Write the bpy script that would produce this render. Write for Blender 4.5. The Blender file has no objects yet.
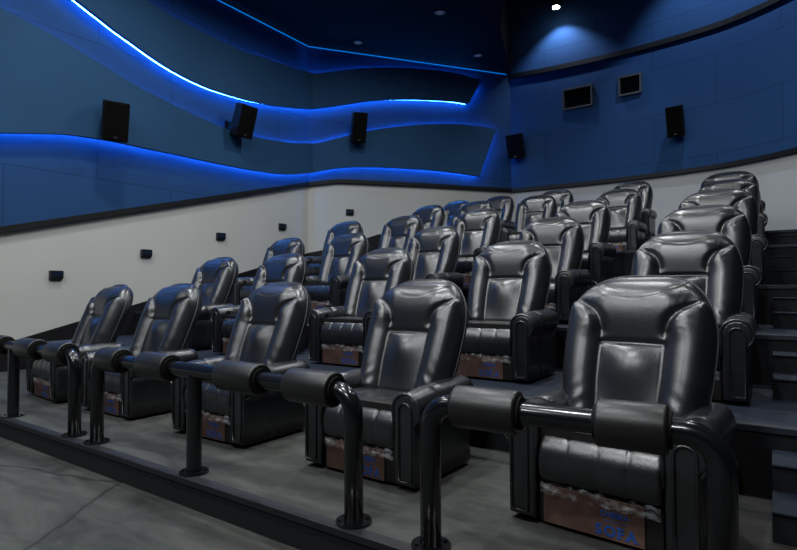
import bpy, bmesh, math, random
from mathutils import Vector, Matrix
random.seed(7)
PI = math.pi
sc = bpy.context.scene
col = sc.collection

# ------------------------------------------------------------------ camera
cam = bpy.data.cameras.new('camera'); co = bpy.data.objects.new('camera', cam); col.objects.link(co)
YAW, PITCH, ROLL, FPX = .608749, .026643, -.004365, 543.85
fw = Vector((-math.sin(YAW)*math.cos(PITCH), math.cos(YAW)*math.cos(PITCH), math.sin(PITCH)))
r0 = Vector((math.cos(YAW), math.sin(YAW), 0)); u0 = r0.cross(fw)
rr = math.cos(ROLL)*r0 + math.sin(ROLL)*u0; uu = -math.sin(ROLL)*r0 + math.cos(ROLL)*u0
co.matrix_world = Matrix(((rr.x, uu.x, -fw.x, 0), (rr.y, uu.y, -fw.y, 0), (rr.z, uu.z, -fw.z, 1.133), (0, 0, 0, 1)))
cam.sensor_width = 36; cam.lens = FPX*36/797; cam.clip_start = .05; cam.clip_end = 100
sc.camera = co

# ------------------------------------------------------------------ world, exposure, main lights
w = bpy.data.worlds.new('world'); sc.world = w; w.use_nodes = True
w.node_tree.nodes['Background'].inputs[0].default_value = (.01, .02, .05, 1)
w.node_tree.nodes['Background'].inputs[1].default_value = .3
sc.view_settings.view_transform = 'Standard'; sc.view_settings.look = 'None'
sc.view_settings.gamma = 1; sc.view_settings.use_curve_mapping = False
sc.view_settings.exposure = 0.0
CEIL = 6.9
HOUSE = [(-7.0, -3.6, 90), (-3.6, -3.6, 250), (-.2, -3.6, 230), (-5.6, .2, 150), (-1.9, .2, 210),
         (-6.6, 3.8, 120), (-3.3, 3.8, 170), (.4, 3.8, 80), (-5.2, 7.4, 120), (-2.0, 7.8, 130), (.2, 9.8, 60)]
def area_disk(name, loc, power, size, color, rot=(0, 0, 0), spread=PI):
    l = bpy.data.lights.new(name, 'AREA'); l.shape = 'DISK'; l.size = size; l.energy = power; l.color = color; l.spread = spread
    o = bpy.data.objects.new(name, l); col.objects.link(o); o.location = loc; o.rotation_euler = rot
    return o
for x, y, p in HOUSE:
    area_disk('house_light', (x, y, CEIL-.09), p*.8, .36, (.95, .98, 1.0), spread=3.05)

# ------------------------------------------------------------------ materials
def mat(name, color, rough=.5, metal=0, spec=.5, noise=None, bump=None, coat=0, emit=None, seams=None, mott=None):
    m = bpy.data.materials.new(name); m.use_nodes = True
    nt = m.node_tree; b = nt.nodes['Principled BSDF']
    b.inputs['Base Color'].default_value = (*color, 1); b.inputs['Roughness'].default_value = rough
    b.inputs['Metallic'].default_value = metal; b.inputs['Specular IOR Level'].default_value = spec
    if coat: b.inputs['Coat Weight'].default_value = coat; b.inputs['Coat Roughness'].default_value = .25
    if emit: b.inputs['Emission Color'].default_value = (*emit[0], 1); b.inputs['Emission Strength'].default_value = emit[1]
    tc = nt.nodes.new('ShaderNodeTexCoord')
    if noise:  # scale, dark, light
        n = nt.nodes.new('ShaderNodeTexNoise'); n.inputs['Scale'].default_value = noise[0]; n.inputs['Detail'].default_value = 6
        nt.links.new(tc.outputs['Object'], n.inputs['Vector'])
        cr = nt.nodes.new('ShaderNodeValToRGB'); cr.color_ramp.elements[0].position = .32; cr.color_ramp.elements[1].position = .68
        cr.color_ramp.elements[0].color = (*noise[1], 1); cr.color_ramp.elements[1].color = (*noise[2], 1)
        nt.links.new(n.outputs['Fac'], cr.inputs['Fac']); nt.links.new(cr.outputs['Color'], b.inputs['Base Color'])
    if bump:   # list of (scale, strength, distance)
        prev = None
        for s, st, d in bump:
            n = nt.nodes.new('ShaderNodeTexNoise'); n.inputs['Scale'].default_value = s; n.inputs['Detail'].default_value = 4
            nt.links.new(tc.outputs['Object'], n.inputs['Vector'])
            bp = nt.nodes.new('ShaderNodeBump'); bp.inputs['Strength'].default_value = st; bp.inputs['Distance'].default_value = d
            nt.links.new(n.outputs['Fac'], bp.inputs['Height'])
            if prev: nt.links.new(prev.outputs['Normal'], bp.inputs['Normal'])
            prev = bp
        nt.links.new(prev.outputs['Normal'], b.inputs['Normal'])
    return m
LEATHER = mat('black_leather', (.018, .019, .021), .325, 0, 1.0, noise=(5, (.0055, .0062, .0078), (.009, .010, .0125)), bump=[(7, .10, .02), (160, .25, .003)])
LEATHER_S = mat('leather_side', (.010, .0095, .0092), .5, 0, .35, bump=[(14, .3, .02), (150, .2, .002)])
PIPING = mat('stitching', (.05, .052, .055), .45, 0, .6)
CARD = mat('cardboard', (.1, .06, .046), .8, 0, .2, noise=(14, (.085, .048, .038), (.125, .072, .056)))
INK = mat('blue_ink', (.006, .07, .34), .6)
RAILM = mat('rail_paint', (.004, .0045, .006), .2, 0, .6, bump=[(60, .05, .002)])
FOAM = mat('roller_foam', (.009, .009, .0088), .4, 0, .5, bump=[(90, .2, .003)])
FOAM_END = mat('roller_end', (.004, .004, .004), .8, 0, .2)
PLASTER = mat('white_plaster', (.45, .46, .43), .85, 0, .2, noise=(.6, (.43, .44, .41), (.475, .48, .45)), bump=[(25, .06, .01)])
BLACK = mat('black_trim', (.004, .004, .005), .55, 0, .3)
SPK = mat('speaker_black', (.0025, .0025, .003), .6, 0, .2)
GRILLE = mat('speaker_grille', (.002, .002, .0022), .9, 0, .1, bump=[(220, .5, .004)])
BADGE = mat('badge_metal', (.5, .5, .5), .3, 1)
CEILM = mat('ceiling_black', (.004, .006, .008), .85, 0, .15, bump=[(40, .2, .01)])
LED = mat('led_blue', (0, .02, .1), .4, emit=((.0, .22, 1.0), 52))
LED_HOT = mat('led_blue_bright', (0, .02, .1), .4, emit=((.05, .28, 1.0), 66))
LED_TOP = mat('led_blue_top', (0, .02, .1), .4, emit=((.0, .22, 1.0), 32))
LED_DIM = mat('led_blue_dim', (0, .02, .1), .4, emit=((.0, .25, 1.0), .7))
LAMPG = mat('lamp_glass', (1, 1, 1), .3, emit=((.9, .95, 1), 30))
LAMPD = mat('lamp_glass_dim', (.06, .06, .06), .5, emit=((.9, .85, .9), .03))
PORTF = mat('port_frame', (.045, .047, .05), .5)
GLASS = mat('port_glass', (.002, .003, .003), .08, 0, .5)

def fabric(name, base, seam, hs, ws):
    m = mat(name, base, .8, 0, .25, bump=[(30, .12, .01)])
    nt = m.node_tree; b = nt.nodes['Principled BSDF']
    uv = nt.nodes.new('ShaderNodeUVMap')
    br = nt.nodes.new('ShaderNodeTexBrick'); br.inputs['Scale'].default_value = 1; br.offset = .5
    br.inputs['Brick Width'].default_value = ws; br.inputs['Row Height'].default_value = hs
    br.inputs['Mortar Size'].default_value = .009; br.inputs['Mortar Smooth'].default_value = .3
    br.inputs['Color1'].default_value = (*base, 1); br.inputs['Color2'].default_value = (base[0]*1.08, base[1]*1.08, base[2]*1.08, 1)
    br.inputs['Mortar'].default_value = (*seam, 1)
    nt.links.new(uv.outputs['UV'], br.inputs['Vector']); nt.links.new(br.outputs['Color'], b.inputs['Base Color'])
    return m
FAB = fabric('blue_wall_fabric', (.011, .050, .135), (.006, .030, .085), 1.1, 2.6)
PANELM = mat('blue_panel_fabric', (.02, .085, .15), .8, 0, .25, noise=(.8, (.011, .050, .118), (.014, .060, .138)), bump=[(60, .1, .005)])

def carpet(name, dark, light, crack=True):
    m = mat(name, dark, .75, 0, .35)
    nt = m.node_tree; b = nt.nodes['Principled BSDF']; tc = nt.nodes['Texture Coordinate']
    mp = nt.nodes.new('ShaderNodeMapping'); mp.inputs['Scale'].default_value = (.55, 1.6, 1); mp.inputs['Rotation'].default_value = (0, 0, .35)
    nt.links.new(tc.outputs['Object'], mp.inputs['Vector'])
    n = nt.nodes.new('ShaderNodeTexNoise'); n.inputs['Scale'].default_value = 2.2; n.inputs['Detail'].default_value = 9; n.inputs['Roughness'].default_value = .65; n.inputs['Distortion'].default_value = .8
    nt.links.new(mp.outputs['Vector'], n.inputs['Vector'])
    cr = nt.nodes.new('ShaderNodeValToRGB'); cr.color_ramp.elements[0].position = .3; cr.color_ramp.elements[1].position = .72
    cr.color_ramp.elements[0].color = (*dark, 1); cr.color_ramp.elements[1].color = (*light, 1)
    nt.links.new(n.outputs['Fac'], cr.inputs['Fac'])
    out = cr.outputs['Color']
    if crack:
        n2 = nt.nodes.new('ShaderNodeTexNoise'); n2.inputs['Scale'].default_value = 1.3; n2.inputs['Detail'].default_value = 5
        nt.links.new(tc.outputs['Object'], n2.inputs['Vector'])
        mx = nt.nodes.new('ShaderNodeMixRGB'); mx.inputs['Fac'].default_value = .22
        nt.links.new(tc.outputs['Object'], mx.inputs['Color1']); nt.links.new(n2.outputs['Color'], mx.inputs['Color2'])
        v = nt.nodes.new('ShaderNodeTexVoronoi'); v.feature = 'DISTANCE_TO_EDGE'; v.inputs['Scale'].default_value = .75
        nt.links.new(mx.outputs['Color'], v.inputs['Vector'])
        c2 = nt.nodes.new('ShaderNodeValToRGB'); c2.color_ramp.elements[0].position = 0; c2.color_ramp.elements[1].position = .012
        c2.color_ramp.elements[0].color = (.3, .3, .3, 1); c2.color_ramp.elements[1].color = (1, 1, 1, 1)
        nt.links.new(v.outputs['Distance'], c2.inputs['Fac'])
        mm = nt.nodes.new('ShaderNodeMixRGB'); mm.blend_type = 'MULTIPLY'; mm.inputs['Fac'].default_value = 1
        nt.links.new(out, mm.inputs['Color1']); nt.links.new(c2.outputs['Color'], mm.inputs['Color2']); out = mm.outputs['Color']
    nt.links.new(out, b.inputs['Base Color'])
    n3 = nt.nodes.new('ShaderNodeTexNoise'); n3.inputs['Scale'].default_value = 40; nt.links.new(tc.outputs['Object'], n3.inputs['Vector'])
    bp = nt.nodes.new('ShaderNodeBump'); bp.inputs['Strength'].default_value = .25; bp.inputs['Distance'].default_value = .01
    nt.links.new(n3.outputs['Fac'], bp.inputs['Height']); nt.links.new(bp.outputs['Normal'], b.inputs['Normal'])
    return m
FLOORM = carpet('lower_floor_concrete', (.011, .012, .0108), (.075, .078, .069))
PLATM = carpet('platform_concrete', (.011, .012, .0105), (.068, .071, .063), False)
STEPM = carpet('step_carpet_blue_lit', (.003, .007, .017), (.009, .017, .034), False)  # blue cast of the light strips is put into this carpet colour
RISERM = mat('riser_black', (.006, .007, .009), .7, 0, .3)

def film():
    m = bpy.data.materials.new('plastic_film'); m.use_nodes = True; nt = m.node_tree
    b = nt.nodes['Principled BSDF']; b.inputs['Base Color'].default_value = (.75, .78, .8, 1); b.inputs['Roughness'].default_value = .12
    b.inputs['Specular IOR Level'].default_value = .9
    tr = nt.nodes.new('ShaderNodeBsdfTransparent'); mx = nt.nodes.new('ShaderNodeMixShader')
    tc = nt.nodes.new('ShaderNodeTexCoord'); n = nt.nodes.new('ShaderNodeTexNoise'); n.inputs['Scale'].default_value = 16; n.inputs['Detail'].default_value = 6
    nt.links.new(tc.outputs['Object'], n.inputs['Vector'])
    cr = nt.nodes.new('ShaderNodeValToRGB'); cr.color_ramp.elements[0].position = .42; cr.color_ramp.elements[1].position = .72
    cr.color_ramp.elements[0].color = (.0, .0, .0, 1); cr.color_ramp.elements[1].color = (.42, .42, .42, 1)
    nt.links.new(n.outputs['Fac'], cr.inputs['Fac']); nt.links.new(cr.outputs['Color'], mx.inputs['Fac'])
    bp = nt.nodes.new('ShaderNodeBump'); bp.inputs['Strength'].default_value = 1; bp.inputs['Distance'].default_value = .03
    nt.links.new(n.outputs['Fac'], bp.inputs['Height']); nt.links.new(bp.outputs['Normal'], b.inputs['Normal'])
    nt.links.new(tr.outputs[0], mx.inputs[1]); nt.links.new(b.outputs[0], mx.inputs[2])
    nt.links.new(mx.outputs[0], nt.nodes['Material Output'].inputs['Surface'])
    return m
FILM = film()

# ------------------------------------------------------------------ helpers
def link(name, me, m=None, parent=None, smooth=False):
    o = bpy.data.objects.new(name, me); col.objects.link(o)
    if m: me.materials.append(m)
    if smooth:
        for p in me.polygons: p.use_smooth = True
    if parent: o.parent = parent
    return o
def obj(name, bm, m, parent=None, smooth=False, recalc=True):
    if recalc: bmesh.ops.recalc_face_normals(bm, faces=bm.faces)
    me = bpy.data.meshes.new(name); bm.to_mesh(me); bm.free()
    return link(name, me, m, parent, smooth)
def empty(name, loc, rz=0):
    o = bpy.data.objects.new(name, None); col.objects.link(o); o.location = loc; o.rotation_euler = (0, 0, rz); o.empty_display_size = .2
    return o
def tag(o, label, cat, group=None, kind=None):
    o['label'] = label; o['category'] = cat
    if group: o['group'] = group
    if kind: o['kind'] = kind
    return o
def struct(name, bm, m, parent=None, smooth=False):
    o = obj(name, bm, m, parent, smooth)
    if not parent: o['kind'] = 'structure'
    return o
def box(bm, x0, x1, y0, y1, z0, z1, bev=0, mtx=None):
    vs = [bm.verts.new((x, y, z)) for x in (x0, x1) for y in (y0, y1) for z in (z0, z1)]
    f = [(0, 1, 3, 2), (4, 6, 7, 5), (0, 4, 5, 1), (2, 3, 7, 6), (0, 2, 6, 4), (1, 5, 7, 3)]
    fs = [bm.faces.new([vs[i] for i in q]) for q in f]
    if bev:
        es = list({e for q in fs for e in q.edges})
        r = bmesh.ops.bevel(bm, geom=es, offset=bev, segments=3, profile=.5, affect='EDGES')
        vs = list({v for fc in r['faces'] for v in fc.verts} | {v for v in vs if v.is_valid})
    if mtx: bmesh.ops.transform(bm, matrix=mtx, verts=vs)
    return vs
def tube(bm, pts, r, n=12, cap=True, closed=False):
    pts = [Vector(p) for p in pts]; N = len(pts); rings = []
    prev = None
    for i, p in enumerate(pts):
        if closed: t = (pts[(i+1) % N]-pts[i-1]).normalized()
        else: t = (pts[min(i+1, N-1)]-pts[max(i-1, 0)]).normalized()
        if prev is None:
            a = Vector((0, 0, 1)) if abs(t.z) < .9 else Vector((1, 0, 0))
            prev = (a - t*a.dot(t)).normalized()
        else:
            prev = (prev - t*prev.dot(t)).normalized()
        b = t.cross(prev)
        rings.append([bm.verts.new(p + r*(math.cos(2*PI*k/n)*prev + math.sin(2*PI*k/n)*b)) for k in range(n)])
    for i in range(N if closed else N-1):
        A, B = rings[i], rings[(i+1) % N]
        for k in range(n): bm.faces.new((A[k], A[(k+1) % n], B[(k+1) % n], B[k]))
    if cap and not closed:
        bm.faces.new(rings[0][::-1]); bm.faces.new(rings[-1])
def prism(bm, poly, y0, y1):  # poly in x,z extruded along y
    a = [bm.verts.new((x, y0, z)) for x, z in poly]; b = [bm.verts.new((x, y1, z)) for x, z in poly]
    n = len(poly); bm.faces.new(a); bm.faces.new(b[::-1])
    for i in range(n): bm.faces.new((a[i], b[i], b[(i+1) % n], a[(i+1) % n]))
def prism_yz(bm, x0, x1, poly):
    a = [bm.verts.new((x0, y, z)) for y, z in poly]; b = [bm.verts.new((x1, y, z)) for y, z in poly]; n = len(poly)
    bm.faces.new(a); bm.faces.new(b[::-1])
    for i in range(n): bm.faces.new((a[i], b[i], b[(i+1) % n], a[(i+1) % n]))
def catmull(pts, k=6):
    out = []
    P = [pts[0]] + list(pts) + [pts[-1]]
    for i in range(1, len(P)-2):
        for j in range(k):
            t = j/k; a, b, c, d = P[i-1], P[i], P[i+1], P[i+2]
            out.append(tuple(.5*((2*b[q]) + (c[q]-a[q])*t + (2*a[q]-5*b[q]+4*c[q]-d[q])*t*t + (3*b[q]-a[q]-3*c[q]+d[q])*t**3) for q in range(len(b))))
    out.append(tuple(pts[-1])); return out
def sstep(a, b, x):
    t = max(0, min(1, (x-a)/(b-a))); return t*t*(3-2*t)

# ------------------------------------------------------------------ the room
XL = -9.0; B0 = Vector((-9.0, 9.21, 0)); B1 = Vector((-5.79, 13.6, 0))
TT = (B1-B0).normalized(); NN = Vector((TT.y, -TT.x, 0))   # along the angled wall, and into the room
LV = [0, .386, .772, 1.158, 1.67, 2.04]; ED = [1.98, 3.56, 5.04, 6.51, 8.3, 10.45]
XR = 1.9
YF = -6.0
BACK = [(-5.79, 13.6), (-4.9, 13.72), (-4.0, 13.78), (-3.2, 13.8), (-2.35, 13.76), (-1.57, 13.66), (-.85, 13.5), (-.2, 13.2), (.35, 12.83), (.9, 12.35), (1.9, 11.3)]
BACK = catmull(BACK, 3)
def mould_z(y): return 2.0 + (y-3.07)*.262        # sloping edge of the white dado on the left wall

def wall_strip(name, pts, zlo, zhi, m, uvoff=0):   # vertical wall along a plan polyline with uv in metres
    bm = bmesh.new(); uv = bm.loops.layers.uv.new('UVMap'); s = 0
    for i in range(len(pts)-1):
        (x0, y0), (x1, y1) = pts[i][:2], pts[i+1][:2]; d = math.hypot(x1-x0, y1-y0)
        q = [(x0, y0, zlo[i], s), (x1, y1, zlo[i+1], s+d), (x1, y1, zhi[i+1], s+d), (x0, y0, zhi[i], s)]
        vs = [bm.verts.new(v[:3]) for v in q]; f = bm.faces.new(vs)
        for l, v in zip(f.loops, q): l[uv].uv = (v[3]+uvoff, v[2]+.35)
        s += d
    bmesh.ops.remove_doubles(bm, verts=bm.verts, dist=1e-4)
    me = bpy.data.meshes.new(name); bm.to_mesh(me); bm.free()
    o = link(name, me, m); o['kind'] = 'structure'
    return o
Z0 = -.17
def ptw(s): return (B0.x+TT.x*s, B0.y+TT.y*s)
# left wall: white dado below the sloping moulding, blue fabric above
yL = [YF, 0, 3.07, 6.0, 9.21]
SL = [(XL, y) for y in yL]
mz = [max(.9, mould_z(y)) for y in yL]
wall_strip('wall_left', SL, [Z0]*5, mz, PLASTER)
wall_strip('wall_left_fabric', SL, mz, [CEIL]*5, FAB)
sW = [0, .72, 3, 5.44]
mzW = [mould_z(9.21), 3.72, 3.75, 3.755]
PW = [ptw(s) for s in sW]
wall_strip('wall_back_left', PW, [Z0]*4, mzW, PLASTER)
wall_strip('wall_back_left_fabric', PW, mzW, [CEIL]*4, FAB, 1.3)
nb = len(BACK)
wall_strip('wall_back', BACK, [Z0]*nb, [3.75]*nb, PLASTER)
wall_strip('wall_back_fabric', BACK, [3.75]*nb, [9.6]*nb, FAB, .4)
wall_strip('wall_right', [(XR, 11.3), (XR, YF)], [Z0]*2, [9.6]*2, RISERM)
wall_strip('wall_front', [(XR, YF), (XL, YF)], [Z0]*2, [9.6]*2, RISERM)

# ceilings: low black one on the left, a raised bay along the back and right
bm = bmesh.new()
lo = [(XL, YF), (-3.2, YF), (-3.6, 7.0), (-4.35, 9.98), (-4.95, 11.09), (-5.79, 13.6), (-9, 9.21)]
HX = [(-9, 2.9)]
vs = [bm.verts.new((x, y, CEIL)) for x, y in lo]; bm.faces.new(vs)
struct('ceiling', bm, CEILM)
bm = bmesh.new()
hi = [(-3.2, YF), (-3.6, 7.0), (-4.35, 9.98), (-4.95, 11.09), (-5.79, 13.6)]
for a, b in zip(hi[:-1], hi[1:]):
    bm.faces.new([bm.verts.new(p) for p in ((a[0], a[1], CEIL), (b[0], b[1], CEIL), (b[0], b[1], 9.6), (a[0], a[1], 9.6))])
struct('ceiling_fascia', bm, CEILM)
bm = bmesh.new(); bm.faces.new([bm.verts.new((x, y, 9.6)) for x, y in [(-6.2, YF), (XR, YF), (XR, 14.2), (-6.2, 14.2)]])
struct('ceiling_high', bm, CEILM)

# floor and seating platforms
def poly_slab(name, poly, z0, z1, m):
    bm = bmesh.new(); a = [bm.verts.new((x, y, z0)) for x, y in poly]; b = [bm.verts.new((x, y, z1)) for x, y in poly]
    bm.faces.new(a[::-1]); bm.faces.new(b)
    for i in range(len(poly)): bm.faces.new((a[i], a[(i+1) % len(poly)], b[(i+1) % len(poly)], b[i]))
    return struct(name, bm, m)
poly_slab('floor', [(XL, YF), (XR, YF), (XR, 2.0), (XL, 2.0)], -.3, Z0, FLOORM)
def left_x(y):
    return XL if y <= 9.21 else B0.x + TT.x*(y-9.21)/TT.y
backpoly = [(x, y) for x, y in BACK if x <= XR][::-1]
for i in range(6):
    y0 = ED[i]; y1 = ED[i+1] if i < 5 else None
    if i < 4: P = [(XL, y0), (XR, y0), (XR, y1), (XL, y1)]
    elif i == 4: P = [(XL, y0), (XR, y0), (XR, y1), (left_x(y1), y1), (XL, 9.21)]
    else: P = [(left_x(y0), y0), (XR, y0)] + backpoly
    o = poly_slab('floor_platform', P, -.3 if i == 0 else LV[i-1]-.1, LV[i]-.006, RISERM)
    # walking surface, set just behind a dark nosing
    Q = [(x, y + (.06 if abs(y-y0) < .01 else 0)) for x, y in P]
    bm = bmesh.new(); bm.faces.new([bm.verts.new((x, y, LV[i])) for x, y in Q])
    o2 = obj('floor_covering', bm, PLATM if i == 0 else STEPM); o2['kind'] = 'structure'
    bm = bmesh.new(); box(bm, XL+.01, XR-.01, y0-.012, y0+.06, LV[i]-.035, LV[i]+.003, .004) if i < 5 else box(bm, left_x(y0)+.05, XR-.01, y0-.012, y0+.06, LV[i]-.035, LV[i]+.003, .004)
    o3 = obj('trim_nosing', bm, mat('nosing_%d' % i, (.012, .016, .026) if i else (.003, .0035, .006), .6)); o3['kind'] = 'structure'
# aisle steps: two half steps in front of every platform edge, on both sides
for i in range(1, 6):
    rise = (LV[i]-LV[i-1])/3
    for k in (1, 2):
        y0 = ED[i]-.30*(3-k); z1 = LV[i-1]+rise*k
        for (xa, xb) in ((-.04, XR-.02),):
            if i == 5 and xa < -1: xa = left_x(ED[5])+.1; xb = -7.3
            if xb-xa < .2: continue
            bm = bmesh.new(); box(bm, xa, xb, y0, ED[i]-.013, LV[i-1]+.001, z1)
            o = obj('floor_aisle_step', bm, RISERM); o['kind'] = 'structure'
            bm = bmesh.new(); box(bm, xa, xb, y0-.012, y0+.30, z1+.001, z1+.012, .003)
            o = obj('floor_step_tread', bm, STEPM if xa > -1 else RISERM); o['kind'] = 'structure'

# black sloping stringer along the foot of the left and angled wall, mouldings above the dado
def ribbon(name, pts3, h_lo, h_hi, thick, m, inward, kind='structure', bev=0):
    bm = bmesh.new(); rows = []
    for (p, n) in zip(pts3, inward):
        p = Vector(p); n = Vector(n)
        rows.append([bm.verts.new(p+Vector((0, 0, h_lo))+n*.002), bm.verts.new(p+Vector((0, 0, h_lo))+n*thick), bm.verts.new(p+Vector((0, 0, h_hi))+n*thick), bm.verts.new(p+Vector((0, 0, h_hi))+n*.002)])
    for A, B in zip(rows[:-1], rows[1:]):
        for k in range(4): bm.faces.new((A[k], A[(k+1) % 4], B[(k+1) % 4], B[k]))
    bm.faces.new(rows[0]); bm.faces.new(rows[-1][::-1])
    o = obj(name, bm, m); o['kind'] = kind
    return o
def nose(y): return .386+(y-3.56)*.264+.12
cn = (Vector((1, 0, 0))+NN); cn = cn/ (1+NN.x)   # mitred corner direction
rows = [(XL, 1.2, .0), (XL, 2.6, nose(2.6)), (XL, 9.21, nose(9.21)), (*ptw(.8), nose(9.85)), (*ptw(1.71), nose(10.55)+.13), (*ptw(5.44), 2.5)]
inn = [(1, 0, 0), (1, 0, 0), tuple(cn), tuple(NN), tuple(NN), tuple(NN)]
bm = bmesh.new(); R = []
for p, n in zip(rows, inn):
    p = Vector(p); n = Vector(n); lo_ = Vector((p.x, p.y, -.1))
    R.append([bm.verts.new(lo_+n*.002), bm.verts.new(lo_+n*.035), bm.verts.new(p+n*.035), bm.verts.new(p+n*.002)])
for A, B in zip(R[:-1], R[1:]):
    for k in range(4): bm.faces.new((A[k], A[(k+1) % 4], B[(k+1) % 4], B[k]))
bm.faces.new(R[0]); bm.faces.new(R[-1][::-1])
struct('baseboard_left', bm, BLACK)
ribbon('trim_1', [(XL, YF+.02, .84), (XL, 0, max(.9, mould_z(0))), (XL, 3.07, mould_z(3.07)), (XL, 9.21, mould_z(9.21)), (*ptw(.72), 3.72), (*ptw(3), 3.75), (*ptw(5.44), 3.755)],
       -.04, .045, .09, BLACK, [(1, 0, 0)]*3+[tuple(cn)]+[tuple(NN)]*3)
bin_ = [(0, -1, 0)]*nb
binn = []
for i in range(nb):
    a = Vector((*BACK[max(0, i-1)][:2], 0)); b = Vector((*BACK[min(nb-1, i+1)][:2], 0)); t = (b-a).normalized(); binn.append((t.y, -t.x, 0))
ribbon('trim_2', [(x, y, 3.755) for x, y in BACK], -.045, .045, .09, BLACK, binn)
ribbon('trim_3', [(x, y, CEIL-.08) for x, y in BACK], -.06, .06, .07, BLACK, binn)
ribbon('baseboard_back', [(x, y, 2.04) for x, y in BACK], -.02, .12, .03, BLACK, binn)

# ------------------------------------------------------------------ wave panels on the left and angled walls
A1 = [(1.6,6.75),(2.4,6.42),(3.21, 6.0), (3.67, 5.75), (3.97, 5.59), (4.24, 5.49), (4.5, 5.38), (4.81, 5.28), (5.1, 5.18), (5.37, 5.1), (5.72, 5.03), (6.14, 4.98), (6.54, 4.97), (7.17, 5.0), (7.85, 5.08), (8.48, 5.19), (8.95, 5.29)]
A2 = [(0.16, 5.37), (0.49, 5.44), (0.98, 5.56), (1.47, 5.68), (2.24, 5.8), (2.9, 5.86), (3.59, 5.9), (4.06, 5.89)]
E1 = [(1.6,6.88),(3.4, 6.86), (3.9, 6.5), (4.17, 6.34), (4.65, 6.21), (5.14, 6.1), (5.56, 6.03), (6.09, 6.0), (6.62, 5.98), (7.17, 5.98), (7.92, 6.05), (8.48, 6.09), (8.95, 6.15)]
E2 = [(0.16, 6.19), (0.73, 6.33), (1.42, 6.47), (2.26, 6.59), (2.79, 6.63), (3.32, 6.64), (3.87, 6.63), (4.44, 6.54)]
T1 = [(.3,5.75),(1.2,5.5),(2.31, 5.22), (2.63, 5.15), (2.97, 5.07), (3.22, 5.02), (3.48, 4.96), (3.75, 4.90), (4.04, 4.82), (4.35, 4.73), (4.67, 4.64), (5.01, 4.55), (5.38, 4.48), (5.77, 4.41), (6.19, 4.35), (6.87, 4.29), (7.63, 4.31), (8.48, 4.4), (8.95, 4.49)]
T2 = [(0.16, 4.56), (0.68, 4.72), (1.1, 4.85), (1.47, 4.96), (1.98, 5.08), (2.5, 5.18), (3.03, 5.26), (3.58, 5.32), (4.26, 5.34), (4.84, 5.3)]
C1 = [(.3,2.3),(1.2,2.7),(2.34, 3.14), (2.66, 3.25), (3.0, 3.34), (3.37, 3.42), (3.77, 3.5), (4.2, 3.54), (4.52, 3.555), (4.85, 3.56), (5.2, 3.56), (5.78, 3.57), (6.19, 3.57), (6.87, 3.58), (7.63, 3.61), (8.34, 3.68), (8.95, 3.8)]
C2 = [(0.21, 3.9), (0.73, 4.01), (1.22, 4.06), (1.72, 4.09), (2.76, 4.11), (3.57, 4.09), (4.36, 4.04)]
def unroll(a, b): return [(y-9.16, z) for y, z in a] + [(s+.0, z) for s, z in b]   # wall coordinate, 0 at the corner
def interp(pts, s):
    for (a, za), (b, zb) in zip(pts[:-1], pts[1:]):
        if a <= s <= b: return za + (zb-za)*(s-a)/(b-a)
    return pts[0][1] if s < pts[0][0] else pts[-1][1]
def onwall(s, z, d):   # s<0 on the left wall, s>0 on the angled wall, d = distance off it
    if s <= 0: return Vector((XL+d, 9.21+s - d*.33*max(0, 1+s), z))
    return Vector((B0.x, B0.y, z)) + TT*(s + d*.33*max(0, 1-s)) + NN*d
def wave_panel(name, top, bot, s0, s1t, s1b, label):
    top = catmull(top, 4); bot = catmull(bot, 4)
    ss = [s0+(0-s0)*i/70 for i in range(71)]
    rows = []
    for s in ss: rows.append((s, interp(bot, s), s, interp(top, s)))
    n2 = 50
    for i in range(1, n2+1):
        f = i/n2; sb = s1b*f; st = s1t*f; rows.append((sb, interp(bot, sb), st, interp(top, st)))
    bm = bmesh.new(); nv = 6; F = []; K = []
    for sb, zb, st, zt in rows:
        fr = []; bk = []
        for k in range(nv+1):
            q = k/nv; s = sb+(st-sb)*q; z = zb+(zt-zb)*q
            fr.append(bm.verts.new(onwall(s, z, .22))); bk.append(bm.verts.new(onwall(s, z, .15)))
        F.append(fr); K.append(bk)
    for i in range(len(rows)-1):
        for k in range(nv):
            bm.faces.new((F[i][k], F[i+1][k], F[i+1][k+1], F[i][k+1])); bm.faces.new((K[i][k], K[i][k+1], K[i+1][k+1], K[i+1][k]))
        bm.faces.new((F[i][0], K[i][0], K[i+1][0], F[i+1][0])); bm.faces.new((F[i][nv], F[i+1][nv], K[i+1][nv], K[i][nv]))
    for R_, rev in ((0, 0), (len(rows)-1, 1)):
        for k in range(nv): bm.faces.new((F[R_][k], F[R_][k+1], K[R_][k+1], K[R_][k]))
    pn = obj(name, bm, PANELM); tag(pn, label, 'wall panel', 'illuminated wave panels on the left wall')
    # light strips behind the edges
    for edge, m, sub in ((0, LED_HOT, .03), (1, LED if s1b > 4.2 else LED_TOP, .004)):
        bm = bmesh.new(); pts = []
        for sb, zb, st, zt in rows[::2]:
            s, z = (sb, zb) if edge == 0 else (st, zt)
            pts.append(onwall(min(s, (s1b if edge == 0 else s1t)-.05), z+(sub), .085 if edge == 0 else .035))
        tube(bm, pts, .009, 6); obj('light_strip', bm, m, pn)
    bm = bmesh.new(); a = rows[-1]
    tube(bm, [onwall(a[0]-.05+(a[2]-a[0])*q, a[1]+.04+(a[3]-a[1]-.08)*q, .10) for q in (0, .25, .5, .75, 1)], .013, 6); obj('light_strip', bm, LED, pn)
    return pn
wave_panel('wave_panel', unroll(E1, E2), unroll(A1, A2), -7.4, 4.46, 4.1, 'upper dark blue wavy wall panel with glowing blue edges, just below the ceiling')
wave_panel('wave_panel', unroll(T1, T2), unroll(C1, C2), -8.7, 4.88, 4.38, 'lower dark blue wavy wall panel with glowing blue edges, between the two bright blue bands')
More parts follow.
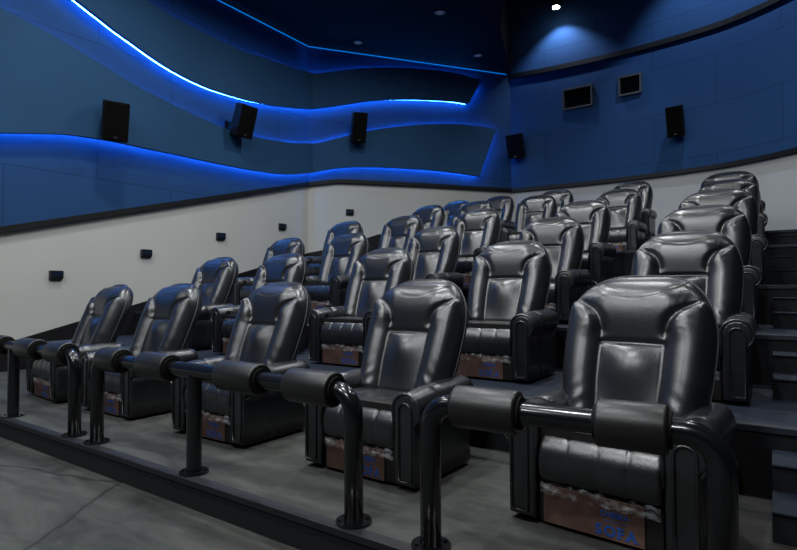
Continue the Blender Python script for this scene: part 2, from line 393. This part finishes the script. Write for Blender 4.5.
bm = bmesh.new(); tube(bm, [onwall(s, CEIL-.03, .03) for s in (-7.5, -5, -3, -1, 0, 1, 2, 3, 4, 5.3)], .010, 6)
tag(obj('ceiling_light_strip', bm, LED_DIM), 'thin blue light strip where the black ceiling meets the left wall', 'light strip')

# ------------------------------------------------------------------ recliner
L_BACK = .86; WB = .375
def vtop(X): return .52+.48*max(0, 1-abs(X)**3.3)**(1/2.2)
def halfw(v):
    pts = [(0, .325), (.12, .352), (.3, .375), (.5, .384), (.7, .386), (.85, .384), (1, .380)]
    return interp(pts, v)
def axis(v):   # reclined centre line of the back, bottom to top (y, z)
    return (.47+.30*v+.03*v*v, .40+.80*v)
def feat(X, v):
    aX = abs(X); vt = vtop(X)
    xin = .43 + .02*max(0, (.4-v)) + .60*max(0, (v-.55)/.275)**3.2
    va = .80+.125*(X/.62)**2
    h = 0
    # bolsters: long soft rolls that die out at the shoulders
    if xin < 1 and aX > xin:
        t = (aX-xin)/(1-xin); h += .052*math.sin(PI*min(1, t)**.85)**1.0*min(1, (1-xin)/.40)*(1-.35*sstep(.6, .8, v))
    if aX < xin:
        c = math.cos(PI/2*min(1, aX/xin))
        if v < .52: h += .046*c**1.25*math.sin(PI*min(1, max(0, v)/.52)**2.1)**.85
    # the head cap rolls over towards the rear
    hw_ = 1-sstep(.38, .82, aX)
    if v > .52: h += .046*hw_*math.sin(PI/2*min(1, (v-.52)/.27))**1.2
    h -= .125*max(0, (v-.79)/.21)**1.7*(.45+.55*hw_)
    if .53 < v < .83: h -= .020*math.exp(-((aX-xin)/.075)**2)*sstep(.53, .60, v)*(1-sstep(.74, .83, v))
    if v < .80: h -= .003*math.exp(-((aX-xin)/.02)**2)*(1-sstep(.85, 1.0, aX))*(1-.5*sstep(.62, .8, v))
    if aX < xin: h -= .018*math.exp(-((v-.52)/.013)**2)*sstep(0, .06, xin-aX+.03)
    if aX < .74: h -= .006*math.exp(-((v-va)/.007)**2)*(1-sstep(.62, .74, aX))
    d = math.hypot((aX-.62)/.13, (v-.72)/.085)
    ang = math.atan2(v-.62, aX-.50); h += .0032*math.sin(ang*19+X*3)*math.exp(-d*d)
    d2 = math.hypot((aX-.70)/.2, (v-.12)/.10); h += .0025*math.sin(v*60+aX*18)*math.exp(-d2*d2)
    return h
def back_mesh():
    bm = bmesh.new(); NX, NV = 84, 84
    def warp(i, n, p=1.35):
        t = -1+2*i/n; return math.copysign(1-(1-abs(t))**p, t)
    Fg, Bg = [], []
    for i in range(NX+1):
        X = warp(i, NX); vt = vtop(X); fr, bk = [], []
        for j in range(NV+1):
            q = j/NV; q = q + .0*q
            qq = 1-(1-q)**1.25; v = vt*qq; hw = halfw(v)
            cy, cz = axis(v)
            de = min((1-abs(X))*hw, (vt-v)*L_BACK, v*L_BACK*1.5)
            c = min(1, de/.075); rd = math.sqrt(max(0, 1-(1-c)**2))
            c2 = min(1, de/.055); rd2 = math.sqrt(max(0, 1-(1-c2)**2))
            n = Vector((0, -.93, .36))
            hf = .085*rd + feat(X, v)*min(1, rd*1.1)
            hb = .075*rd2 + .02*rd2*(1-X*X)
            p = Vector((X*hw, cy, cz))
            fr.append(p+n*hf); bk.append(p-n*hb)
        Fg.append(fr); Bg.append(bk)
    V = [[bm.verts.new(p) for p in r] for r in Fg]; W_ = []
    for i in range(NX+1):
        row = []
        for j in range(NV+1):
            if i in (0, NX) or j in (0, NV): row.append(V[i][j])
            else: row.append(bm.verts.new(Bg[i][j]))
        W_.append(row)
    for i in range(NX):
        for j in range(NV):
            bm.faces.new((V[i][j], V[i+1][j], V[i+1][j+1], V[i][j+1]))
            try: bm.faces.new((W_[i][j], W_[i][j+1], W_[i+1][j+1], W_[i+1][j]))
            except ValueError: pass
    return bm
def outline_pts():
    pts = []
    for k in range(20): v = .02+.50*k/20; pts.append((-1, v))
    for k in range(1, 60): X = -math.copysign(abs(math.cos(PI*k/60))**.6, math.cos(PI*k/60)); pts.append((X, vtop(X)))
    for k in range(20): v = .52-.50*(k)/20; pts.append((1, v))
    out = []
    for X, v in pts:
        cy, cz = axis(v); out.append(Vector((X*halfw(v)*1.004, cy+.004, cz+.002)))
    return out
def arc_pts():
    out = []
    for k in range(33):
        X = -.66+1.32*k/32; v = .80+.125*(X/.62)**2; cy, cz = axis(v)
        out.append(Vector((X*halfw(v), cy, cz))+Vector((0, -.93, .36))*(.085+feat(X, v)+.001))
    return out
def seat_mesh():
    prof = [(.56, .455), (.45, .462), (.33, .466), (.22, .463), (.14, .455), (.085, .440), (.04, .412), (.012, .37), (.002, .325), (.002, .28), (.010, .235), (.026, .212), (.06, .205), (.2, .205)]
    prof = catmull(prof, 3); bm = bmesh.new(); rows = []
    HX_ = .284; N = 60
    cy, cz = .2, .33
    for i in range(N+1):
        t = -1+2*i/N; x = HX_*math.copysign(1-(1-abs(t))**1.5, t); d = HX_-abs(x)
        c = min(1, d/.03); rd = math.sqrt(max(0, 1-(1-c)**2)); ins = .028*(1-rd)
        cre = 0
        for s in (-.142, 0, .142): cre += .006*math.exp(-((x-s)/.005)**2)
        puff = .0012*abs(math.sin(PI*(x+.284)/.142))
        row = []
        for j, (y, z) in enumerate(prof):
            dy, dz = y-cy, z-cz; L = math.hypot(dy, dz); k = (ins+cre-puff)/L
            g = .006*math.exp(-(((y-.10)/.012)**2)) if z > .4 else 0    # seam at the front top edge
            row.append(bm.verts.new((x, y-dy*k, z-dz*k-g)))
        rows.append(row)
    for i in range(N):
        for j in range(len(prof)-1): bm.faces.new((rows[i][j], rows[i+1][j], rows[i+1][j+1], rows[i][j+1]))
    for r in (rows[0], rows[-1]):
        c = bm.verts.new((r[0].co.x, .25, .33))
        for j in range(len(prof)-1): bm.faces.new((r[j], r[j+1], c))
    return bm
def arm_section(sgn):   # outline x,z around an arm, sgn=+1 outward is +x
    pts = [(-.076, .025), (-.077, .15), (-.078, .30), (-.080, .40)]
    cx, cz, r = .008, .450, .092
    for k in range(27):
        a = PI*1.02 - (PI*1.32)*k/26; pts.append((cx+r*math.cos(a)*(1 if math.cos(a) < 0 else 1.0), cz+r*math.sin(a)))
    pts += [(.070, .365), (.068, .30), (.067, .15), (.066, .025)]
    return [(x*sgn, z) for x, z in pts]
def armrest_mesh(sgn):
    sec = arm_section(sgn); bm = bmesh.new(); rings = []
    cx, cz = 0, .33
    ys = [(.0, .022), (.002, .012), (.008, .004), (.02, 0), (.05, 0), (.1, 0), (.18, 0), (.23, .0), (.235, .003), (.24, 0), (.32, 0), (.42, 0), (.52, 0), (.60, .0), (.65, .01), (.675, .03), (.685, .06)]
    n = len(sec)
    for y, ins in ys:
        ring = []
        for i, (x, z) in enumerate(sec):
            a = Vector((*sec[i-1],)); b = Vector((*sec[(i+1) % n],)); t = (b-a); t = t.normalized() if t.length > 0 else Vector((1, 0))
            nn = Vector((t.y, -t.x))*(sgn)      # inward normal
            q = 0
            if z > .42 and y < .06: q = .0035*math.sin(i*2.2)*(1-y/.06)
            xx = x+nn.x*(ins+q); zz = z+nn.y*(ins+q)
            if zz > .3: zz += .035*min(1, y/.5)*min(1, (zz-.3)/.2) + .006*math.sin(y*9)*min(1, (zz-.3)/.2)
            ring.append(bm.verts.new((xx, y, zz)))
        rings.append(ring)
    for A, B in zip(rings[:-1], rings[1:]):
        for k in range(n): bm.faces.new((A[k], A[(k+1) % n], B[(k+1) % n], B[k]))
    bm.faces.new(rings[0]); bm.faces.new(rings[-1][::-1])
    return bm
def arch(wd, z0, z1, n=14):
    pts = [(-wd, z0), (-wd, (z0+z1)/2)]
    for k in range(n+1): a = PI-PI*k/n; pts.append((wd*math.cos(a), z1-wd+wd*math.sin(a)))
    pts += [(wd, (z0+z1)/2), (wd, z0)]
    return pts

def make_recliner():
    root = empty('recliner', (0, 0, 0))
    bk = obj('backrest', back_mesh(), LEATHER, root, True)
    bm = bmesh.new(); tube(bm, outline_pts(), .0045, 6); obj('piping', bm, PIPING, bk, True)
    bm = bmesh.new(); tube(bm, arc_pts(), .0026, 5); obj('stitching', bm, PIPING, bk, True)
    st = obj('seat_cushion', seat_mesh(), LEATHER, root, True)
    for sgn in (-1, 1):
        ar = obj('armrest', armrest_mesh(sgn), LEATHER, root, True); ar.location = (.364*sgn, 0, 0)
        bm = bmesh.new()
        a = arch(.047, .05, .495); b = arch(.036, .062, .482)
        A = [bm.verts.new((x+.006*sgn, -.005, z)) for x, z in a]; A2_ = [bm.verts.new((x+.006*sgn, .012, z)) for x, z in a]
        B = [bm.verts.new((x+.006*sgn, -.005, z)) for x, z in b]; B2_ = [bm.verts.new((x+.006*sgn, .004, z)) for x, z in b]; n = len(a)
        for i in range(n):
            j = (i+1) % n
            bm.faces.new((A[i], A[j], B[j], B[i])); bm.faces.new((A[i], A2_[i], A2_[j], A[j])); bm.faces.new((B[i], B[j], B2_[j], B2_[i]))
        bm.faces.new(B2_)
        obj('arm_front_panel', bm, LEATHER_S, ar)
        bm = bmesh.new(); tube(bm, [(x+.006*sgn, -.006, z) for x, z in arch(.044, .053, .491, 20)], .006, 7, closed=True)
        obj('piping', bm, LEATHER, ar, True)
        bm = bmesh.new(); tube(bm, [(x*1.0+0*sgn, .004, z) for x, z in arm_section(sgn)][:32][2:], .009, 7); obj('scroll_bead', bm, LEATHER, ar, True)
    bm = bmesh.new(); prism_yz(bm, -.345, .345, [(.05, .03), (.45, .03), (.70, .12), (.82, .30), (.84, .46), (.05, .46)])
    obj('base_frame', bm, LEATHER_S, root)
    # back shell curving up behind the seat
    bm = bmesh.new(); box(bm, -.280, .280, .028, .052, .015, .205, .006); obj('footrest_panel', bm, LEATHER_S, root)
    bm = bmesh.new(); box(bm, -.255, .205, .020, .0275, .018, .196, .002)
    cd = obj('cardboard_sheet', bm, CARD, root)
    cd['label'] = 'brown cardboard packing sheet with blue print'
    def txt(body, size, x, z, bold=0, sx=1):
        cu = bpy.data.curves.new('t', 'FONT'); cu.body = body; cu.size = size; cu.extrude = .0006; cu.offset = bold; cu.align_x = 'CENTER'
        o = bpy.data.objects.new('t', cu); col.objects.link(o)
        bpy.context.view_layer.update()
        me = bpy.data.meshes.new_from_object(o); bpy.data.objects.remove(o)
        me.transform(Matrix.Translation((x, .0192, z)) @ Matrix.Rotation(PI/2, 4, 'X') @ Matrix.Diagonal((sx, 1, 1, 1)))
        return link('printed_text', me, INK, cd)
    for ch, x in (('S', .008), ('O', .057), ('F', .104), ('A', .150)): txt(ch, .066, x, .034, .0018, .95)
    for xa, xb, z in ((.086, .108, .034), (.122, .142, .034), (.160, .180, .034), (.086, .094, .078)): bm = bmesh.new(); box(bm, xa, xb, .0186, .0200, z-.001, z+.004); obj('printed_serif', bm, INK, cd)
    txt('CHEERA', .034, .078, .118, .0006, 1.0)
    bm = bmesh.new()
    for k in range(9): box(bm, .03+k*.012, .037+k*.012, .0188, .0200, .098, .102)
    obj('printed_line', bm, INK, cd)
    # crumpled clear film hanging over the sheet
    bm = bmesh.new(); g = []
    for i in range(41):
        x = -.27+.54*i/40; row = []
        for j in range(15):
            z = .155+.055*j/14
            y = .013+.004*math.sin(x*60+z*30)+.003*math.sin(x*130-z*90)+.004*math.sin(z*160+x*20)*sstep(.12, .2, z)
            row.append(bm.verts.new((x, y, z+.004*math.sin(x*90))))
        g.append(row)
    for i in range(40):
        for j in range(14): bm.faces.new((g[i][j], g[i+1][j], g[i+1][j+1], g[i][j+1]))
    obj('plastic_film', bm, FILM, root, True)
    bm = bmesh.new(); tube(bm, [(-.290, .11, .480), (-.276, .11, .480)], .030, 20); tube(bm, [(-.278, .11, .480), (-.272, .11, .480)], .020, 20)
    obj('control_button', bm, BLACK, root)
    return root
def children(o): return [c for c in bpy.data.objects if c.parent == o]
def copy_tree(o, parent=None):
    c = o.copy(); col.objects.link(c)
    if parent: c.parent = parent
    for ch in children(o): copy_tree(ch, c)
    return c
SEATS = [
 [(-6.36, 2.55), (-5.05, 2.55), (-3.56, 2.55), (-2.10, 2.55), (-.69, 2.52)],
 [(-6.30, 3.99), (-4.99, 3.97), (-3.50, 4.03), (-2.03, 4.06), (-.59, 4.06)],
 [(-6.47, 5.42), (-5.20, 5.45), (-3.71, 5.47), (-2.15, 5.50), (-.61, 5.50)],
 [(-6.31, 6.70), (-5.06, 6.70), (-3.72, 6.75), (-2.20, 6.90), (-.60, 7.00)],
 [(-5.86, 8.80), (-4.83, 8.90), (-3.61, 8.95), (-2.24, 9.20), (-.63, 9.35)],
 [(-6.20, 10.63), (-5.13, 10.60), (-3.82, 10.60), (-2.31, 10.60), (-.69, 10.70)]]
ROT = {(0, 0): -5, (0, 3): -1.5, (0, 4): -5}
WIDE = {(2, 4): 1.07, (3, 4): 1.12, (4, 4): 1.13, (5, 4): 1.17}
ROWN = ['front row', 'second row', 'third row', 'fourth row', 'fifth row', 'back row']
COLN = ['leftmost seat, nearest the white side wall', 'second seat from the left', 'middle seat', 'second seat from the right', 'rightmost seat, beside the aisle steps']
proto = make_recliner(); first = True
for i, row in enumerate(SEATS):
    for j, (x, y) in enumerate(row):
        o = proto if first else copy_tree(proto); first = False
        o.location = (x, y, LV[i]+.001); o.rotation_euler = (0, 0, math.radians(ROT.get((i, j), 0))); o.scale.x = WIDE.get((i, j), 1)
        tag(o, 'black leather recliner in the %s, %s' % (ROWN[i], COLN[j]), 'recliner chair', 'black leather cinema recliners in rows')

# ------------------------------------------------------------------ guard rails with foam rollers
RY = 2.07; RZ = .63; RT = .047
def rail(xa, xb, mids, rollers, label, turn=0):
    root = empty('guard_rail', (xa, RY, 0), math.radians(turn)); ox = xa
    R_ = .11; pts = [(xa-ox, 0, .012), (xa-ox, 0, RZ-R_)]
    for k in range(1, 9): a = PI/2*k/8; pts.append((xa-ox+R_*(1-math.cos(a)), 0, RZ-R_+R_*math.sin(a)))
    for k in range(8): a = PI/2*k/8; pts.append((xb-ox-R_*(1-math.sin(a)), 0, RZ-R_+R_*math.cos(a)))
    pts += [(xb-ox, 0, RZ-R_), (xb-ox, 0, .012)]
    bm = bmesh.new(); tube(bm, pts, RT, 20); obj('rail_tube', bm, RAILM, root, True)
    for x in mids:
        bm = bmesh.new(); tube(bm, [(x-ox, 0, .012), (x-ox, 0, RZ)], RT*.97, 20, cap=False); obj('post', bm, RAILM, root, True)
    for x in [xa, xb]+mids:
        bm = bmesh.new(); tube(bm, [(x-ox, 0, .001), (x-ox, 0, .014)], .088, 24)
        for k in range(4):
            a = PI/4+PI/2*k; tube(bm, [(x-ox+.068*math.cos(a), .068*math.sin(a), .012), (x-ox+.068*math.cos(a), .068*math.sin(a), .022)], .009, 6)
        obj('floor_flange', bm, RAILM, root)
    for x, L in rollers:
        bm = bmesh.new(); n = 32; prof = [(-L/2, RT*1.02), (-L/2, .082), (-L/2+.004, .087), (-L/2+.012, .089), (L/2-.012, .089), (L/2-.004, .087), (L/2, .082), (L/2, RT*1.02)]
        rg = [[bm.verts.new((x-ox+px, rr_*math.cos(2*PI*k/n), RZ+rr_*math.sin(2*PI*k/n))) for k in range(n)] for px, rr_ in prof]
        for A, B in zip(rg, rg[1:]+rg[:1]):
            for k in range(n): bm.faces.new((A[k], A[(k+1) % n], B[(k+1) % n], B[k]))
        fo = obj('foam_roller', bm, FOAM, root); 
        for p in fo.data.polygons: p.use_smooth = abs(p.normal.x) < .3
        bm = bmesh.new()
        bm.free()
        for s in (-1, 1):
            bm = bmesh.new(); tube(bm, [(x-ox+s*(L/2-.001), 0, RZ), (x-ox+s*(L/2+.012), 0, RZ)], .066, 24)
            obj('end_collar', bm, FOAM_END, fo)
    tag(root, label, 'guard rail', 'black guard rails along the platform edge')
rail(-7.1, -4.55, [-5.71], [(-6.72, .30), (-6.03, .28), (-5.36, .32), (-4.80, .28)], 'black tubular guard rail with foam rollers at the left end of the front row')
rail(-4.20, -1.715, [-3.0], [(-3.97, .25), (-3.40, .31), (-2.55, .33), (-1.985, .31)], 'black tubular guard rail with four foam rollers, middle one of three')
rail(-1.275, -.165, [], [(-1.01, .28), (-.445, .24)], 'black tubular guard rail with two foam rollers in front of the nearest recliner', 4.5)

# ------------------------------------------------------------------ wall speakers
def speaker(name, loc, facing, label, w_=.36, h_=.62, d_=.34, tilt=18, back=0):
    root = empty(name, loc, facing)            # local -Y faces the room
    T = Matrix.Translation((0, -.22, 0)) @ Matrix.Rotation(math.radians(tilt), 4, 'X')
    poly = [(-w_/2, -d_/2), (w_/2, -d_/2), (w_/2, .02), (w_*.28, d_/2), (-w_*.28, d_/2), (-w_/2, .02)]
    bm = bmesh.new(); a = [bm.verts.new((x, y, -h_/2)) for x, y in poly]; b = [bm.verts.new((x, y, h_/2)) for x, y in poly]
    bm.faces.new(a[::-1]); bm.faces.new(b)
    for i in range(6): bm.faces.new((a[i], a[(i+1) % 6], b[(i+1) % 6], b[i]))
    bmesh.ops.bevel(bm, geom=list(bm.edges), offset=.008, segments=2, affect='EDGES')
    bmesh.ops.transform(bm, matrix=T, verts=bm.verts); obj('cabinet', bm, SPK, root)
    bm = bmesh.new(); box(bm, -w_/2+.015, w_/2-.015, -d_/2-.012, -d_/2+.002, -h_/2+.015, h_/2-.015, .004, T); g = obj('grille', bm, GRILLE, root)
    bm = bmesh.new(); box(bm, -.025, .025, -d_/2-.015, -d_/2-.011, -h_/2+.05, -h_/2+.068, .001, T); obj('badge', bm, BADGE, g)
    bm = bmesh.new(); box(bm, -.05, .05, -.012, -.002, -.12, .12); box(bm, -.03, .03, -.16, back+.001, -.06, .02); (back and box(bm, -.07, .07, back-.03, back-.002, -.10, .06)); obj('mounting_bracket', bm, SPK, root)
    tag(root, label, 'speaker', 'black wall speakers')
    return root
LZ = -PI/2+PI   # left wall: face +X
def face(dirx, diry): return math.atan2(dirx, -diry)
speaker('loudspeaker', (XL+.225, 4.52, 3.82), face(1, -.35), 'black wall speaker on the left wall, the lowest and nearest one, above the white dado', .36, .60, .36)
speaker('loudspeaker', (XL+.23, 6.93, 4.45), face(1, -.0), 'black wall speaker on the left wall hanging over the upper blue glowing band', .38, .62, .34, back=.225)
q = ptw(1.10); speaker('loudspeaker', (q[0]+NN.x*.23, q[1]+NN.y*.23, 4.93), face(NN.x, NN.y), 'black wall speaker on the angled wall between left corner and back corner', .34, .68, .34, back=.225)
speaker('loudspeaker', (-5.55, 13.62, 4.88), face(.0, -1), 'black wall speaker beside the back corner of the blue walls', .42, .62, .32)
speaker('loudspeaker', (-1.79, 13.68, 4.87), face(-.05, -1), 'black wall speaker on the back wall to the right of both projection ports', .34, .66, .32)

# ------------------------------------------------------------------ step lights on the white dado
SLM = mat('step_light_body', (.004, .006, .012), .35)
def steplight(loc, facing, label):
    root = empty('step_light', loc, facing)
    bm = bmesh.new(); pr = [(0, .07), (-.075, .07), (-.075, -.03), (-.03, -.075), (0, -.075)]
    a = [bm.verts.new((-.09, y, z)) for y, z in pr]; b = [bm.verts.new((.09, y, z)) for y, z in pr]
    bm.faces.new(a); bm.faces.new(b[::-1])
    for i in range(5): bm.faces.new((a[i], b[i], b[(i+1) % 5], a[(i+1) % 5]))
    bmesh.ops.bevel(bm, geom=list(bm.edges), offset=.004, segments=2, affect='EDGES')
    obj('housing', bm, SLM, root)
    bm = bmesh.new(); box(bm, -.07, .07, -.0775, -.0745, -.02, .055, .001); obj('cover_plate', bm, mat('step_light_cover', (.006, .012, .03), .25), root)
    tag(root, label, 'wall light', 'small black step lights on the white wall')
for (y, z, lb) in ((3.79, 1.37, 'nearest to the camera'), (5.22, 1.775, 'second from the front'), (6.76, 2.19, 'third from the front'), (8.38, 2.53, 'last before the corner')):
    steplight((XL+.001, y, z), face(1, 0), 'small black step light box on the white left wall, '+lb)
q = ptw(1.0); steplight((q[0]+NN.x*.001, q[1]+NN.y*.001, 2.99), face(NN.x, NN.y), 'small black step light box on the white angled wall, past the corner')

# ------------------------------------------------------------------ projection ports
def port(name, x0, x1, z0, z1):
    xm = (x0+x1)/2; ya = 13.79
    for (bx, by) in BACK:
        if abs(bx-xm) < .25: ya = by
    bm = bmesh.new(); t = .045
    for (a, b, c, d) in ((x0, x1, z0, z0+t), (x0, x1, z1-t, z1), (x0, x0+t, z0+t, z1-t), (x1-t, x1, z0+t, z1-t)): box(bm, a, b, ya-.07, ya-.002, c, d, .004)
    f = struct(name, bm, PORTF)
    bm = bmesh.new(); box(bm, x0+t, x1-t, ya-.02, ya-.01, z0+t, z1-t); obj('window_pane', bm, GLASS, f)
port('window_1', -4.43, -3.68, 5.68, 6.22)
port('window_2', -3.07, -2.55, 5.76, 6.24)

# ------------------------------------------------------------------ ceiling lamps
def spot(loc, target, energy, size, color, blend=.6, rad=.05):
    l = bpy.data.lights.new('spot', 'SPOT'); l.energy = energy; l.spot_size = math.radians(size); l.spot_blend = blend; l.color = color; l.shadow_soft_size = rad
    o = bpy.data.objects.new('spot_light', l); col.objects.link(o); o.location = loc
    o.rotation_euler = (Vector(target)-Vector(loc)).to_track_quat('-Z', 'Y').to_euler(); return o
def wash(x, y, z, label, en, size=75, c=(.62, .75, 1)):
    root = empty('spotlight', (x, y, z))
    bm = bmesh.new(); tube(bm, [(0, 0, .02), (0, 0, .24)], .10, 20); tube(bm, [(0, 0, .2), (0, .05, .30), (0, 1.44 if y < 12.9 else .4, .31)], .018, 8); obj('lamp_housing', bm, SPK, root, False)
    bm = bmesh.new(); tube(bm, [(0, 0, 0), (0, 0, .02)], .085, 20); obj('lamp_lens', bm, LAMPG, root)
    tag(root, label, 'spotlight', 'wall washers above the back wall')
    spot((x, y, z-.03), (x+.05, y+(.5 if y > 12.9 else 1.35), z-2), en*3, size, c)
wash(-4.42, 13.28, 8.16, 'bright wall-washing lamp high on the upper back wall', 60, 105)
wash(-1.0, 11.6, 9.3, 'wall-washing lamp above the right part of the back wall', 190, 75)
def downlight(x, y, z, label, m):
    root = empty('downlight', (x, y, z))
    bm = bmesh.new(); n = 24
    prof = [(.13, 0), (.13, -.02), (.10, -.025), (.09, -.004)]
    rg = [[bm.verts.new((r_*math.cos(2*PI*k/n), r_*math.sin(2*PI*k/n), pz)) for k in range(n)] for r_, pz in prof]
    for A, B in zip(rg[:-1], rg[1:]):
        for k in range(n): bm.faces.new((A[k], A[(k+1) % n], B[(k+1) % n], B[k]))
    obj('trim_ring', bm, BLACK, root)
    bm = bmesh.new(); tube(bm, [(0, 0, -.004), (0, 0, -.012)], .09, 20); obj('lens', bm, m, root)
    tag(root, label, 'ceiling light', 'recessed ceiling downlights')
for x, y, lb in ((-5.66, 9.67, 'faint ceiling downlight farthest from the blue walls, near the top of the picture'), (-7.92, 9.75, 'faint ceiling downlight close to the left corner of the walls'), (-5.95, 12.0, 'faint ceiling downlight close to the back corner')):
    downlight(x, y, CEIL-.001, lb, LAMPD)
for x, y, p in HOUSE:
    bm = bmesh.new(); n = 32; rg = [[bm.verts.new((x+r_*math.cos(2*PI*k/n), y+r_*math.sin(2*PI*k/n), z_)) for k in range(n)] for r_, z_ in ((.3, CEIL), (.3, CEIL-.1), (.22, CEIL-.1), (.22, CEIL-.02))]
    for A, B in zip(rg[:-1], rg[1:]):
        for k in range(n): bm.faces.new((A[k], A[(k+1) % n], B[(k+1) % n], B[k]))
    bm.faces.new(rg[0]);
    if x > -3.5:
        bmesh.ops.translate(bm, vec=(0, 0, 0), verts=bm.verts); tube(bm, [(x, y, CEIL), (x, y, 9.6)], .02, 6)
    o = obj('house_lamp', bm, BLACK); tag(o, 'round black ceiling lamp housing over the seats', 'ceiling light', 'house lamps over the seating')
